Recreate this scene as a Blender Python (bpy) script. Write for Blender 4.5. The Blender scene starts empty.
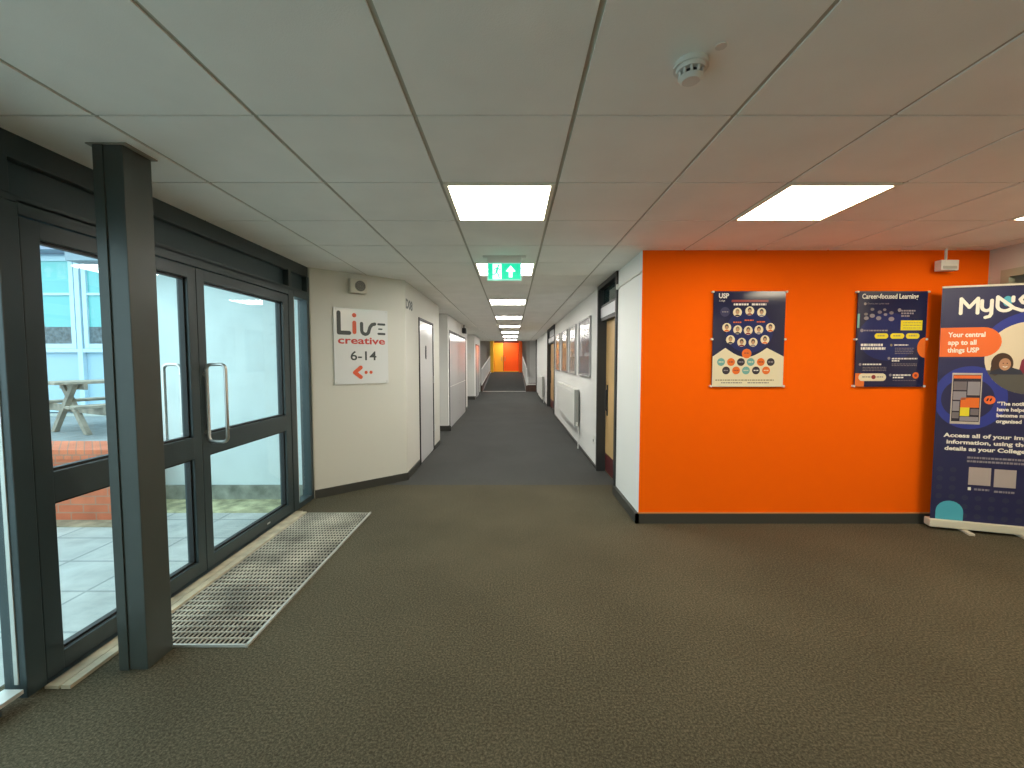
import bpy, bmesh, math, random
from mathutils import Vector, Matrix
random.seed(7)
S = bpy.context.scene
COL = S.collection
# ------------------------------------------------------------------ camera
EYE = 1.40                       # camera height above the carpet
CEIL = EYE + 0.918               # ceiling height
cam = bpy.data.objects.new('camera', bpy.data.cameras.new('camera'))
COL.objects.link(cam)
cam.location = (0, 0, EYE)
cam.rotation_euler = (math.pi/2 - 0.0552, 0, 0)
cam.data.sensor_width = 36
cam.data.lens = 36*425/1024
cam.data.clip_start = 0.03
S.camera = cam
# ------------------------------------------------------------------ world, exposure
w = bpy.data.worlds.new('overcast'); S.world = w; w.use_nodes = True
bg = w.node_tree.nodes['Background']
bg.inputs[0].default_value = (0.72, 0.92, 1.0, 1)
bg.inputs[1].default_value = 3.0
S.view_settings.view_transform = 'Standard'
S.view_settings.look = 'None'
S.view_settings.gamma = 1
S.view_settings.use_curve_mapping = False
S.view_settings.exposure = 0.10
LIGHT = 19.0                     # emission of the ceiling panels
LIGHT_COL = (1.0, 0.88, 0.65)   # warm panels of the foyer
CORR_LIGHT = 29.0
CORR_COL = (1.0, 0.97, 0.91)     # whiter panels of the corridor

# ------------------------------------------------------------------ materials
MATS = {}
def srgb(r, g, b):
    f = lambda c: (c/255/12.92 if c <= 10 else ((c/255+0.055)/1.055)**2.4)
    return (f(r), f(g), f(b), 1)
def mat(name, col, rough=0.6, metal=0.0, spec=0.5, coat=0.0, emit=0.0, noise=None, bump=None):
    """plain procedural material; noise=(scale, amount) varies the colour, bump=(scale, strength)"""
    if name in MATS: return MATS[name]
    m = bpy.data.materials.new(name); m.use_nodes = True
    nt = m.node_tree; b = nt.nodes['Principled BSDF']
    b.inputs['Base Color'].default_value = col
    b.inputs['Roughness'].default_value = rough
    b.inputs['Metallic'].default_value = metal
    b.inputs['Specular IOR Level'].default_value = spec
    b.inputs['Coat Weight'].default_value = coat
    b.inputs['Coat Roughness'].default_value = 0.04
    if emit:
        b.inputs['Emission Color'].default_value = col
        b.inputs['Emission Strength'].default_value = emit
    tc = nt.nodes.new('ShaderNodeTexCoord')
    if noise:
        n = nt.nodes.new('ShaderNodeTexNoise'); n.inputs['Scale'].default_value = noise[0]
        n.inputs['Detail'].default_value = 4
        nt.links.new(tc.outputs['Object'], n.inputs['Vector'])
        r = nt.nodes.new('ShaderNodeValToRGB')
        a = noise[1]
        r.color_ramp.elements[0].position = 0.3; r.color_ramp.elements[1].position = 0.7
        r.color_ramp.elements[0].color = (col[0]*(1-a), col[1]*(1-a), col[2]*(1-a), 1)
        r.color_ramp.elements[1].color = (min(1, col[0]*(1+a)), min(1, col[1]*(1+a)), min(1, col[2]*(1+a)), 1)
        nt.links.new(n.outputs['Fac'], r.inputs['Fac'])
        nt.links.new(r.outputs['Color'], b.inputs['Base Color'])
    if bump:
        n = nt.nodes.new('ShaderNodeTexNoise'); n.inputs['Scale'].default_value = bump[0]
        nt.links.new(tc.outputs['Object'], n.inputs['Vector'])
        bp = nt.nodes.new('ShaderNodeBump'); bp.inputs['Strength'].default_value = bump[1]
        bp.inputs['Distance'].default_value = 0.004
        nt.links.new(n.outputs['Fac'], bp.inputs['Height'])
        nt.links.new(bp.outputs['Normal'], b.inputs['Normal'])
    MATS[name] = m
    return m
def carpet(name, dark, mid, light, scale, blotch):
    m = bpy.data.materials.new(name); m.use_nodes = True
    nt = m.node_tree; b = nt.nodes['Principled BSDF']
    b.inputs['Roughness'].default_value = 1.0; b.inputs['Specular IOR Level'].default_value = 0.08
    tc = nt.nodes.new('ShaderNodeTexCoord')
    n = nt.nodes.new('ShaderNodeTexNoise'); n.inputs['Scale'].default_value = scale; n.inputs['Detail'].default_value = 5
    n.inputs['Roughness'].default_value = 0.82
    nt.links.new(tc.outputs['Object'], n.inputs['Vector'])
    r = nt.nodes.new('ShaderNodeValToRGB')
    e = r.color_ramp.elements
    e[0].position = 0.37; e[0].color = dark
    e[1].position = 0.64; e[1].color = light
    x = e.new(0.50); x.color = mid
    nt.links.new(n.outputs['Fac'], r.inputs['Fac'])
    n2 = nt.nodes.new('ShaderNodeTexNoise'); n2.inputs['Scale'].default_value = 1.3; n2.inputs['Detail'].default_value = 3
    nt.links.new(tc.outputs['Object'], n2.inputs['Vector'])
    r2 = nt.nodes.new('ShaderNodeValToRGB')
    r2.color_ramp.elements[0].position = 0.3; r2.color_ramp.elements[0].color = (1-blotch, 1-blotch, 1-blotch, 1)
    r2.color_ramp.elements[1].position = 0.65; r2.color_ramp.elements[1].color = (1, 1, 1, 1)
    nt.links.new(n2.outputs['Fac'], r2.inputs['Fac'])
    mx = nt.nodes.new('ShaderNodeMix'); mx.data_type = 'RGBA'; mx.blend_type = 'MULTIPLY'; mx.inputs[0].default_value = 1
    nt.links.new(r.outputs['Color'], mx.inputs[6]); nt.links.new(r2.outputs['Color'], mx.inputs[7])
    nt.links.new(mx.outputs[2], b.inputs['Base Color'])
    bp = nt.nodes.new('ShaderNodeBump'); bp.inputs['Strength'].default_value = 0.3; bp.inputs['Distance'].default_value = 0.004
    nt.links.new(n.outputs['Fac'], bp.inputs['Height']); nt.links.new(bp.outputs['Normal'], b.inputs['Normal'])
    return m
def glass_mat(name, tint):
    m = bpy.data.materials.new(name); m.use_nodes = True
    nt = m.node_tree
    for n in list(nt.nodes):
        if n.type == 'BSDF_PRINCIPLED': nt.nodes.remove(n)
    out = nt.nodes['Material Output']
    t = nt.nodes.new('ShaderNodeBsdfTransparent'); t.inputs[0].default_value = tint
    g = nt.nodes.new('ShaderNodeBsdfGlossy'); g.inputs['Roughness'].default_value = 0.01
    # Schlick reflectance on |N.I| so that both faces of the pane behave alike
    ge = nt.nodes.new('ShaderNodeNewGeometry')
    dt = nt.nodes.new('ShaderNodeVectorMath'); dt.operation = 'DOT_PRODUCT'
    nt.links.new(ge.outputs['Normal'], dt.inputs[0]); nt.links.new(ge.outputs['Incoming'], dt.inputs[1])
    def mth(op, a, b=None):
        n = nt.nodes.new('ShaderNodeMath'); n.operation = op
        for k, v in ((0, a), (1, b)):
            if v is None: continue
            if isinstance(v, (int, float)): n.inputs[k].default_value = v
            else: nt.links.new(v, n.inputs[k])
        return n.outputs[0]
    f = mth('ADD', mth('MULTIPLY', mth('POWER', mth('SUBTRACT', 1.0, mth('ABSOLUTE', dt.outputs['Value'])), 5.0), .94), .03)
    mx = nt.nodes.new('ShaderNodeMixShader')
    nt.links.new(f, mx.inputs[0]); nt.links.new(t.outputs[0], mx.inputs[1])
    nt.links.new(g.outputs[0], mx.inputs[2]); nt.links.new(mx.outputs[0], out.inputs[0])
    return m
def brick_mat(name, c1, c2, mortar, bw, bh, ms=0.01, rough=0.85, axis='xz', off=0.5):
    m = bpy.data.materials.new(name); m.use_nodes = True
    nt = m.node_tree; b = nt.nodes['Principled BSDF']; b.inputs['Roughness'].default_value = rough
    tc = nt.nodes.new('ShaderNodeTexCoord')
    sp = nt.nodes.new('ShaderNodeSeparateXYZ'); cb = nt.nodes.new('ShaderNodeCombineXYZ')
    nt.links.new(tc.outputs['Object'], sp.inputs[0])
    if axis == 'xz':
        ad = nt.nodes.new('ShaderNodeMath'); ad.operation = 'ADD'
        nt.links.new(sp.outputs[0], ad.inputs[0]); nt.links.new(sp.outputs[1], ad.inputs[1])
        nt.links.new(ad.outputs[0], cb.inputs[0]); nt.links.new(sp.outputs[2], cb.inputs[1])
    else:
        nt.links.new(sp.outputs[0], cb.inputs[0]); nt.links.new(sp.outputs[1], cb.inputs[1])
    br = nt.nodes.new('ShaderNodeTexBrick')
    br.offset = off
    br.inputs['Color1'].default_value = c1; br.inputs['Color2'].default_value = c2; br.inputs['Mortar'].default_value = mortar
    br.inputs['Scale'].default_value = 1.0; br.inputs['Mortar Size'].default_value = ms
    br.inputs['Brick Width'].default_value = bw; br.inputs['Row Height'].default_value = bh
    nt.links.new(cb.outputs[0], br.inputs['Vector'])
    n = nt.nodes.new('ShaderNodeTexNoise'); n.inputs['Scale'].default_value = 5; n.inputs['Detail'].default_value = 6
    nt.links.new(tc.outputs['Object'], n.inputs['Vector'])
    r = nt.nodes.new('ShaderNodeValToRGB')
    r.color_ramp.elements[0].position = .3; r.color_ramp.elements[0].color = (.72, .72, .72, 1)
    r.color_ramp.elements[1].position = .65; r.color_ramp.elements[1].color = (1, 1, 1, 1)
    nt.links.new(n.outputs['Fac'], r.inputs['Fac'])
    mx = nt.nodes.new('ShaderNodeMix'); mx.data_type = 'RGBA'; mx.blend_type = 'MULTIPLY'; mx.inputs[0].default_value = 1
    nt.links.new(br.outputs['Color'], mx.inputs[6]); nt.links.new(r.outputs['Color'], mx.inputs[7])
    nt.links.new(mx.outputs[2], b.inputs['Base Color'])
    return m

M_FOYER = carpet('foyer_carpet', (.048, .042, .027, 1), (.088, .079, .053, 1), (.175, .157, .108, 1), 100, 0.20)
M_CORR = carpet('corridor_carpet', (.045, .046, .044, 1), (.075, .077, .074, 1), (.108, .110, .106, 1), 120, 0.10)
M_TILE = mat('ceiling_tile', (.93, .91, .85, 1), .9, noise=(3, .03), bump=(260, .25))
M_GRID = mat('ceiling_grid', (.50, .47, .39, 1), .7)
M_WALL = mat('cream_paint', (.66, .645, .575, 1), .75, bump=(60, .05))
M_WHITE = mat('white_paint', (.76, .76, .73, 1), .7, bump=(60, .05))
M_BEIGE = mat('beige_paint', (.58, .52, .44, 1), .75)
M_ORANGE = mat('orange_paint', (1.0, .135, .001, 1), .8, spec=.08, bump=(60, .05))
M_BASE = mat('grey_skirting', (.045, .045, .038, 1), .5)
M_FRAME = mat('dark_frame', (.034, .052, .057, 1), .36, noise=(4, .1))
M_FRAMEP = mat('dark_panel', (.028, .052, .060, 1), .42)
M_POST = mat('post_paint', (.050, .060, .054, 1), .38, noise=(5, .08))
M_SEAL = mat('black_seal', (.006, .006, .006, 1), .5)
M_GLASS = glass_mat('clear_glass', (.93, .98, .97, 1))
M_STEEL = mat('brushed_steel', (.62, .62, .60, 1), .28, metal=1.0)
M_ALU = mat('pale_aluminium', (.62, .63, .60, 1), .42, metal=.5)
M_THRESH = mat('threshold_strip', (.52, .46, .33, 1), .5, noise=(12, .25))
M_GRATE = mat('mat_bars', (.44, .42, .35, 1), .6, noise=(3.5, .5))
M_PIT = mat('mat_pit', (.010, .010, .009, 1), .95)
M_WLAM = mat('white_laminate', (.72, .71, .70, 1), .16)
M_PLASTIC = mat('white_plastic', (.74, .72, .66, 1), .45)
M_DARK = mat('dark_plastic', (.03, .03, .03, 1), .5)
M_WOOD = mat('door_veneer', (.62, .40, .17, 1), .45, noise=(2.5, .12))
M_KICK = mat('maroon_kickplate', (.09, .010, .012, 1), .4)
M_DIFF = mat('light_diffuser', (LIGHT_COL[0], LIGHT_COL[1], LIGHT_COL[2], 1), .6, emit=LIGHT)
M_DIFFC = mat('corridor_diffuser', (*CORR_COL, 1), .6, emit=CORR_LIGHT)
M_TRIM = mat('light_trim', (.85, .80, .66, 1), .5)
M_RAD = mat('radiator_enamel', (.76, .76, .72, 1), .4)

# ------------------------------------------------------------------ mesh builder
class MB:
    def __init__(s): s.v = []; s.f = []; s.m = []; s.mats = []; s.sm = []
    def mi(s, m):
        if m not in s.mats: s.mats.append(m)
        return s.mats.index(m)
    def add(s, vs, fs, m, smooth=False):
        o = len(s.v); k = s.mi(m)
        s.v += [tuple(v) for v in vs]
        for f in fs: s.f.append([o+i for i in f]); s.m.append(k); s.sm.append(smooth)
        return s
    def box(s, x0, x1, y0, y1, z0, z1, m, bev=0.0):
        if x0 > x1: x0, x1 = x1, x0
        if y0 > y1: y0, y1 = y1, y0
        if z0 > z1: z0, z1 = z1, z0
        if bev <= 0:
            vs = [(x, y, z) for x in (x0, x1) for y in (y0, y1) for z in (z0, z1)]
            fs = [(0, 1, 3, 2), (4, 6, 7, 5), (0, 4, 5, 1), (2, 3, 7, 6), (0, 2, 6, 4), (1, 5, 7, 3)]
            return s.add(vs, fs, m)
        bm = bmesh.new(); bmesh.ops.create_cube(bm, size=1)
        for v in bm.verts:
            v.co = ((x0+x1)/2+v.co.x*(x1-x0), (y0+y1)/2+v.co.y*(y1-y0), (z0+z1)/2+v.co.z*(z1-z0))
        b = min(bev, .45*min(x1-x0, y1-y0, z1-z0))
        bmesh.ops.bevel(bm, geom=list(bm.edges), offset=b, segments=2, affect='EDGES', profile=.6)
        return s.bm(bm, m)
    def bm(s, bm, m, smooth=False):
        bm.verts.ensure_lookup_table()
        s.add([v.co[:] for v in bm.verts], [[v.index for v in f.verts] for f in bm.faces], m, smooth); bm.free(); return s
    def cyl(s, p, q, r, m, n=16, r2=None):
        p = Vector(p); q = Vector(q); d = (q-p).normalized(); r2 = r if r2 is None else r2
        a = d.orthogonal().normalized(); b = d.cross(a); vs = []
        for k in range(n):
            t = 2*math.pi*k/n; e = a*math.cos(t)+b*math.sin(t)
            vs += [p+e*r, q+e*r2]
        fs = [(2*k, 2*((k+1) % n), 2*((k+1) % n)+1, 2*k+1) for k in range(n)]
        s.add(vs, fs, m, True)
        s.add(vs, [tuple(2*k for k in range(n))[::-1], tuple(2*k+1 for k in range(n))], m)
        return s
    def tube(s, pts, r, m, n=12, closed=False):
        P = [Vector(p) for p in pts]; N = len(P); vs = []; up = None
        for i in range(N):
            a = P[(i-1) % N] if (closed or i > 0) else P[i]; b = P[(i+1) % N] if (closed or i < N-1) else P[i]
            d = (b-a).normalized()
            if up is None: up = d.orthogonal().normalized()
            up = (up-d*up.dot(d)).normalized(); c = d.cross(up)
            for k in range(n):
                t = 2*math.pi*k/n; vs.append(P[i]+(up*math.cos(t)+c*math.sin(t))*r)
        fs = []
        for i in range(N if closed else N-1):
            for k in range(n):
                j = (i+1) % N
                fs.append((i*n+k, i*n+(k+1) % n, j*n+(k+1) % n, j*n+k))
        s.add(vs, fs, m, True)
        if not closed: s.add(vs, [tuple(range(n))[::-1], tuple((N-1)*n+k for k in range(n))], m)
        return s
    # flat graphics: polygon (u, v) raised `y` metres in front of the local xz plane (viewer at -y)
    def poly(s, pts, y, m, th=0.0):
        vs = [(u, -y, v) for u, v in pts]; n = len(vs)
        a = sum(pts[i][0]*pts[(i+1) % n][1]-pts[(i+1) % n][0]*pts[i][1] for i in range(n))
        s.add(vs, [tuple(range(n)) if a > 0 else tuple(range(n))[::-1]], m)
        if th:
            vs2 = vs+[(u, -y+th, v) for u, v in pts]
            s.add(vs2, [(i, (i+1) % n, n+(i+1) % n, n+i) for i in range(n)], m)
        return s
    def rect(s, u0, u1, v0, v1, y, m, th=0): return s.poly([(u0, v0), (u1, v0), (u1, v1), (u0, v1)], y, m, th)
    def disc(s, u, v, r, y, m, rv=None, n=28, a0=0, a1=360, th=0):
        rv = r if rv is None else rv
        k = n if a1-a0 < 360 else n-1
        return s.poly([(u+r*math.cos(math.radians(a0+(a1-a0)*i/n)), v+rv*math.sin(math.radians(a0+(a1-a0)*i/n))) for i in range(k+1)], y, m, th)
    def pill(s, u0, u1, v0, v1, y, m, th=0, left=True, right=True):
        r = (v1-v0)/2; c = (v0+v1)/2; p = []
        p += [(u1-r+r*math.cos(t), c+r*math.sin(t)) for t in [math.pi*(-.5+i/12) for i in range(13)]] if right else [(u1, v0), (u1, v1)]
        p += [(u0+r+r*math.cos(t), c+r*math.sin(t)) for t in [math.pi*(.5+i/12) for i in range(13)]] if left else [(u0, v1), (u0, v0)]
        return s.poly(p, y, m, th)
    def stroke(s, pts, wd, y, m, n=8, th=0):
        """rounded thick polyline"""
        for (a, b) in zip(pts[:-1], pts[1:]):
            dx, dy = b[0]-a[0], b[1]-a[1]; an = math.atan2(dy, dx); r = wd/2; p = []
            for i in range(n+1): t = an-math.pi/2+math.pi*i/n; p.append((b[0]+r*math.cos(t), b[1]+r*math.sin(t)))
            for i in range(n+1): t = an+math.pi/2+math.pi*i/n; p.append((a[0]+r*math.cos(t), a[1]+r*math.sin(t)))
            s.poly(p, y, m, th); y += .00003
        return s
    def text(s, txt, size, u, v, y, m, align='LEFT', bold=0.0, width=None, spacing=1.0):
        cu = bpy.data.curves.new('t', 'FONT'); cu.body = txt; cu.size = size; cu.align_x = align
        cu.offset = bold; cu.space_character = spacing; cu.resolution_u = 3
        ob = bpy.data.objects.new('t', cu); COL.objects.link(ob)
        dg = bpy.context.evaluated_depsgraph_get(); dg.update()
        me = ob.evaluated_get(dg).to_mesh()
        co = [x.co.copy() for x in me.vertices]; fa = [tuple(p.vertices) for p in me.polygons]
        sc = 1.0
        if width and co: 
            ww = max(c.x for c in co)-min(c.x for c in co); sc = width/ww
        s.add([(u+c.x*sc, -y, v+c.y) for c in co], fa, m)
        bpy.data.objects.remove(ob); bpy.data.curves.remove(cu)
        return s
    def build(s, name, parent=None, loc=(0, 0, 0), rotz=0.0, shift=True):
        me = bpy.data.meshes.new(name); me.from_pydata(s.v, [], s.f); me.update()
        for m in s.mats: me.materials.append(m)
        me.polygons.foreach_set('material_index', s.m)
        me.polygons.foreach_set('use_smooth', s.sm)
        o = bpy.data.objects.new(name, me); COL.objects.link(o)
        o.location = loc; o.rotation_euler = (0, 0, rotz)
        if parent is not None: o.parent = parent
        return o
def tag(o, label=None, cat=None, group=None, kind=None):
    if label: o['label'] = label
    if cat: o['category'] = cat
    if group: o['group'] = group
    if kind: o['kind'] = kind
    return o
def thing(name, label, cat, loc=(0, 0, 0), rotz=0.0, group=None, kind=None):
    o = bpy.data.objects.new(name, None); COL.objects.link(o); o.empty_display_size = .1
    o.location = loc; o.rotation_euler = (0, 0, rotz)
    return tag(o, label, cat, group, kind)
def copy_tree(o, parent=None):
    c = o.copy(); COL.objects.link(c)
    if parent is not None: c.parent = parent
    for ch in list(o.children): copy_tree(ch, c)
    return c
def struct(mb, name, label, cat):
    return tag(mb.build(name), label, cat, kind='structure')
R90 = math.pi/2
def box1(x0, x1, y0, y1, z0, z1, m): return MB().box(x0, x1, y0, y1, z0, z1, m)

# ------------------------------------------------------------------ dimensions
GX = -2.05            # plane of the entrance glass
RX = 1.09             # right corridor wall
LX = -1.23            # left corridor wall
OY = 3.60             # orange wall
SEAM = 4.72
AX, AY, BX, BY = -2.0, 4.25, -1.23, 4.93     # angled wall
EX = 3.985            # wall right of the orange wall
BACK = -3.6
END = 19.8            # end of the low corridor ceiling

# ------------------------------------------------------------------ floor
struct(MB().add([(-2.2, BACK, 0), (4.6, BACK, 0), (4.6, OY+.3, 0), (RX+.3, OY+.3, 0), (RX+.3, SEAM, 0), (-2.2, SEAM, 0),
                 (-2.2, BACK, -.2), (4.6, BACK, -.2), (4.6, OY+.3, -.2), (RX+.3, OY+.3, -.2), (RX+.3, SEAM, -.2), (-2.2, SEAM, -.2)],
                [(0, 1, 2, 3, 4, 5), (11, 10, 9, 8, 7, 6)]+[(i, i+6, (i+1) % 6+6, (i+1) % 6) for i in range(6)], M_FOYER),
       'floor', 'olive grey speckled carpet of the entrance foyer', 'floor')
struct(box1(-2.6, 1.6, SEAM, 19.25, -.2, -.001, M_CORR), 'floor', 'plain dark grey carpet running down the corridor', 'floor')
# ------------------------------------------------------------------ ceiling with tile grid
GX0, GY0, T = .234, 1.65, .6
LIGHTS = [(-1, 1), (2, 1), (5, 1), (-1, 4), (-1, 8), (-1, 12), (-1, 16), (-1, 20), (-1, 24), (-1, 28),
          (5, -1), (-1, -6), (2, -6), (5, -6)]  # rearmost row is unseen, added behind the viewer to light the foyer
LIGHTS_T = {(i, j) for i, j in LIGHTS}
cb = MB()
def tiles(i0, i1, j0, j1, x0, x1, y0, y1):
    for i in range(i0, i1):
        for j in range(j0, j1):
            a0, a1 = max(GX0+T*i+.009, x0), min(GX0+T*(i+1)-.009, x1)
            b0, b1 = max(GY0+T*j+.006, y0), min(GY0+T*(j+1)-.006, y1)
            if a1-a0 < .02 or b1-b0 < .02 or (i, j) in LIGHTS_T: continue
            cb.box(a0, a1, b0, b1, CEIL, CEIL+.02, M_TILE)
tiles(-5, 8, -9, 4, -2.055, 4.6, BACK, OY+.1)
tiles(-5, 2, 3, 6, -2.055, RX+.1, OY+.1, 5.25)
tiles(-5, 2, 6, 31, -2.6, RX+.1, 5.25, END)
cb.box(-2.055, 4.6, BACK, OY+.1, CEIL+.006, CEIL+.05, M_GRID)
cb.box(-2.055, RX+.1, OY+.1, 5.25, CEIL+.006, CEIL+.05, M_GRID)
cb.box(-2.6, RX+.1, 5.25, END, CEIL+.006, CEIL+.05, M_GRID)
struct(cb, 'ceiling', 'suspended ceiling of off white square tiles', 'ceiling')
rb = MB(); rb.box(-2.3, 5, BACK-.3, OY+.3, CEIL+.06, CEIL+.3, M_GRID); rb.box(-2.9, 1.9, OY+.3, END, CEIL+.06, CEIL+.3, M_GRID)
struct(rb, 'ceiling', 'unseen roof slab added to block daylight above the suspended tiles', 'roof slab')  # slab out of view, added to stop daylight leaking into the rooms
# ------------------------------------------------------------------ walls
struct(box1(RX+.001, 4.5, OY, OY+.12, 0, CEIL+.05, M_ORANGE), 'wall_orange', 'bright orange wall carrying two posters', 'wall')
wb = MB()      # right corridor wall with two door openings
D1 = (4.40, 5.38); D2 = (10.85, 13.0); DT = CEIL
wb.box(RX, RX+.20, OY+.001, D1[0], 0, CEIL+.05, M_WHITE)
wb.box(RX, RX+.2, D1[1], D2[0], 0, CEIL+.05, M_WHITE); wb.box(RX, RX+.2, D2[1], 18.75, 0, CEIL+.05, M_WHITE)
wb.box(RX+.35, RX+.5, OY+.12, 19, 0, CEIL+.05, M_WHITE)
struct(wb, 'wall_right', 'white right hand corridor wall', 'wall')
wb = MB()      # angled wall + left corridor wall segments
nx, ny = (BY-AY), -(BX-AX); L = math.hypot(nx, ny); nx /= L; ny /= L
def prism(pts, z0, z1, m):
    mb = MB(); n = len(pts)
    mb.add([(x, y, z0) for x, y in pts]+[(x, y, z1) for x, y in pts],
           [tuple(range(n))[::-1], tuple(range(n, 2*n))]+[(i, (i+1) % n, n+(i+1) % n, n+i) for i in range(n)], m)
    return mb
LD1 = (5.62, 6.62)
LD2 = (8.58, 11.6)
mb = prism([(AX-.06, AY), (AX, AY), (BX, BY), (BX, LD1[0]), (-1.45, LD1[0]), (-1.45, 5.1), (AX-.06, 4.6)], 0, CEIL+.05, M_WALL)
struct(mb, 'wall_left', 'cream angled wall between the glazing and the corridor', 'wall')
wb = MB()
wb.box(-1.45, LX, LD1[0], LD1[1], 1.97, CEIL+.05, M_WALL)
wb.box(-1.45, LX, LD1[1], 7.2, 0, CEIL+.05, M_WALL)
wb.box(-1.62, -1.45, 5, 7.2, 0, CEIL+.05, M_WHITE)
wb.box(-1.62, -1.50, 7.2, 8.42, 0, CEIL+.05, M_WHITE)
wb.box(-1.62, -1.27, 8.42, LD2[0], 0, CEIL+.05, M_WHITE)
wb.box(-1.62, -1.27, LD2[0], LD2[1], 2.02, CEIL+.05, M_WHITE)
wb.box(-1.62, -1.27, LD2[1], 12.1, 0, CEIL+.05, M_WHITE)
wb.box(-1.85, -1.40, LD2[0], LD2[1], 0, 2.02, M_WHITE)
wb.box(-1.95, -1.75, 12.1, 15.2, 0, CEIL+.05, M_WHITE)
wb.box(-1.85, -1.34, 15.2, 15.7, 0, CEIL+.05, M_WHITE)
wb.box(-1.85, -1.34, 15.7, 17.3, 2.02, CEIL+.05, M_WHITE)
wb.box(-1.85, -1.34, 17.3, 17.9, 0, CEIL+.05, M_WHITE)
wb.box(-1.85, -1.45, 15.7, 17.3, 0, 2.02, M_WHITE)
struct(wb, 'wall_left', 'white left hand corridor wall with stepped piers', 'wall')
wb = MB()
wb.box(EX, EX+.5, 3.50, OY, 0, CEIL+.05, M_BEIGE); wb.box(EX, EX+.5, 2.3, 3.50, 2.13, CEIL+.05, M_BEIGE)
wb.box(EX, EX+.5, BACK, 2.3, 0, CEIL+.05, M_BEIGE); wb.box(EX+.42, EX+.6, 2.3, 3.5, 0, 2.13, M_BEIGE)
struct(wb, 'wall_east', 'beige wall right of the orange wall', 'wall')
struct(box1(-2.2, 4.6, BACK-.2, BACK, 0, CEIL+.05, M_WHITE), 'wall_back', 'white wall behind the viewer', 'wall')
fb = MB(); c_ = mat('door_frame_greenish', (.40, .38, .27, 1), .5)
fb.box(EX-.012, EX+.04, 3.44, 3.50, 0, 2.13, c_); fb.box(EX-.012, EX+.04, 2.3, 2.36, 0, 2.13, c_); fb.box(EX-.012, EX+.04, 2.36, 3.44, 2.07, 2.13, c_)
struct(fb, 'trim_2', 'pale green brown door lining behind the roll-up banner', 'door lining')
# skirting
sb = MB()
sb.box(RX-.03, EX, OY-.018, OY, 0, .085, M_BASE)
struct(sb, 'baseboard_orange', 'dark grey skirting under the orange wall', 'skirting')
struct(box1(RX-.004, EX, OY-.012, OY, .085, .094, mat('tan_bead', (.50, .22, .07, 1), .6)), 'trim_1', 'thin tan bead on the skirting of the orange wall', 'trim')
sb = MB()
sb.box(RX-.03, RX, OY-.018, D1[0], 0, .085, M_BASE); sb.box(RX-.014, RX, D1[1], D2[0], 0, .04, M_BASE); sb.box(RX-.014, RX, D2[1], 18.75, 0, .04, M_BASE)
struct(sb, 'baseboard_right', 'dark grey skirting along the right corridor wall', 'skirting')
def skirt_pts(p, q, h=.085, t=.015):
    d = Vector((q[0]-p[0], q[1]-p[1])).normalized(); n = Vector((d.y, -d.x))*t
    return prism([p, q, (q[0]+n.x, q[1]+n.y), (p[0]+n.x, p[1]+n.y)], 0, h, M_BASE)
sb = skirt_pts((AX, AY), (BX, BY))
sb.box(LX, LX+.015, BY-.005, LD1[0]-.04, 0, .085, M_BASE); sb.box(LX, LX+.015, LD1[1]+.04, 7.2, 0, .05, M_BASE)
sb.box(-1.50, LX+.015, 8.405, 8.42, 0, .10, M_BASE); sb.box(-1.27, -1.255, 8.405, 8.55, 0, .10, M_BASE)
sb.box(-1.27, -1.255, 11.63, 12.1, 0, .10, M_BASE)
sb.box(-1.75, -1.325, 15.185, 15.2, 0, .12, M_BASE); sb.box(-1.34, -1.325, 15.185, 15.68, 0, .10, M_BASE); sb.box(-1.34, -1.325, 17.35, 17.9, 0, .10, M_BASE)
struct(sb, 'baseboard_left', 'dark grey skirting along the cream left walls', 'skirting')

# ------------------------------------------------------------------ glazed entrance screen (plane x = GX)
FI, FO = GX+.040, GX-.055       # inner, outer face of the frame
scr = MB()
for (a, b) in ((3.86, 3.95), (4.205, 4.26)):
    scr.box(FO, FI, a, b, 0, 2.04, M_FRAME, .004)
scr.box(FO, FI, 1.69, 1.765, 0, 2.04, M_FRAME, .004)
scr.box(FO, FI, BACK, -.55, 0, .035, M_FRAME)
scr.box(FO, FI, BACK, 1.69, 1.99, 2.06, M_FRAME)
scr.box(FO, FI, BACK, 1.60, 0.0, .045, M_FRAME)
scr.box(GX-.02, FI+.02, BACK, 1.66, .045, .062, M_ALU)
scr.box(FO, FI, 3.95, 4.205, 1.99, 2.04, M_FRAME); scr.box(FO, FI, 3.95, 4.205, 0, .05, M_FRAME)
scr.box(FO, FI, 1.765, 3.86, 1.995, 2.055, M_FRAME, .003)
for a in (-.60, -2.6): scr.box(FO, FI, a, a+.09, 0, 2.0, M_FRAME)
# header panels and beam
scr.box(FO, GX-.01, BACK, 4.26, 2.04, CEIL+.05, M_FRAMEP)
scr.box(FO, FI, BACK, 4.26, 2.04, 2.07, M_FRAME, .003)
scr.box(FO, GX+.032, BACK, 4.26, 2.215, CEIL+.03, M_FRAME, .004)
for a in (1.69, 3.87, 4.21, -.60): scr.box(FO, FI, a, a+.05, 2.07, 2.22, M_FRAME, .003)
root = thing('window_1', 'dark framed glazed screen beside and around the entrance doors', 'glazed screen', (GX, 1.7, 0), kind='structure')
def into(root, mb, name):
    o = mb.build(name); o.parent = root; o.matrix_parent_inverse = Matrix.Translation(-Vector(root.location)); return o
into(root, scr, 'frame')
for (a, b) in ((3.95, 4.205), (-.51, 1.69), (-2.51, -.60), (BACK, -2.6)):
    into(root, box1(GX-.004, GX+.004, a, b, .045, 1.995, M_GLASS), 'pane')
into(root, MB().box(GX-.008, GX+.009, 1.686, 1.691, .06, 1.99, M_ALU), 'glazing_bead')
into(root, MB().box(GX-.03, GX+.012, 4.00, 4.012, .05, 1.99, M_ALU), 'glazing_bead')

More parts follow.
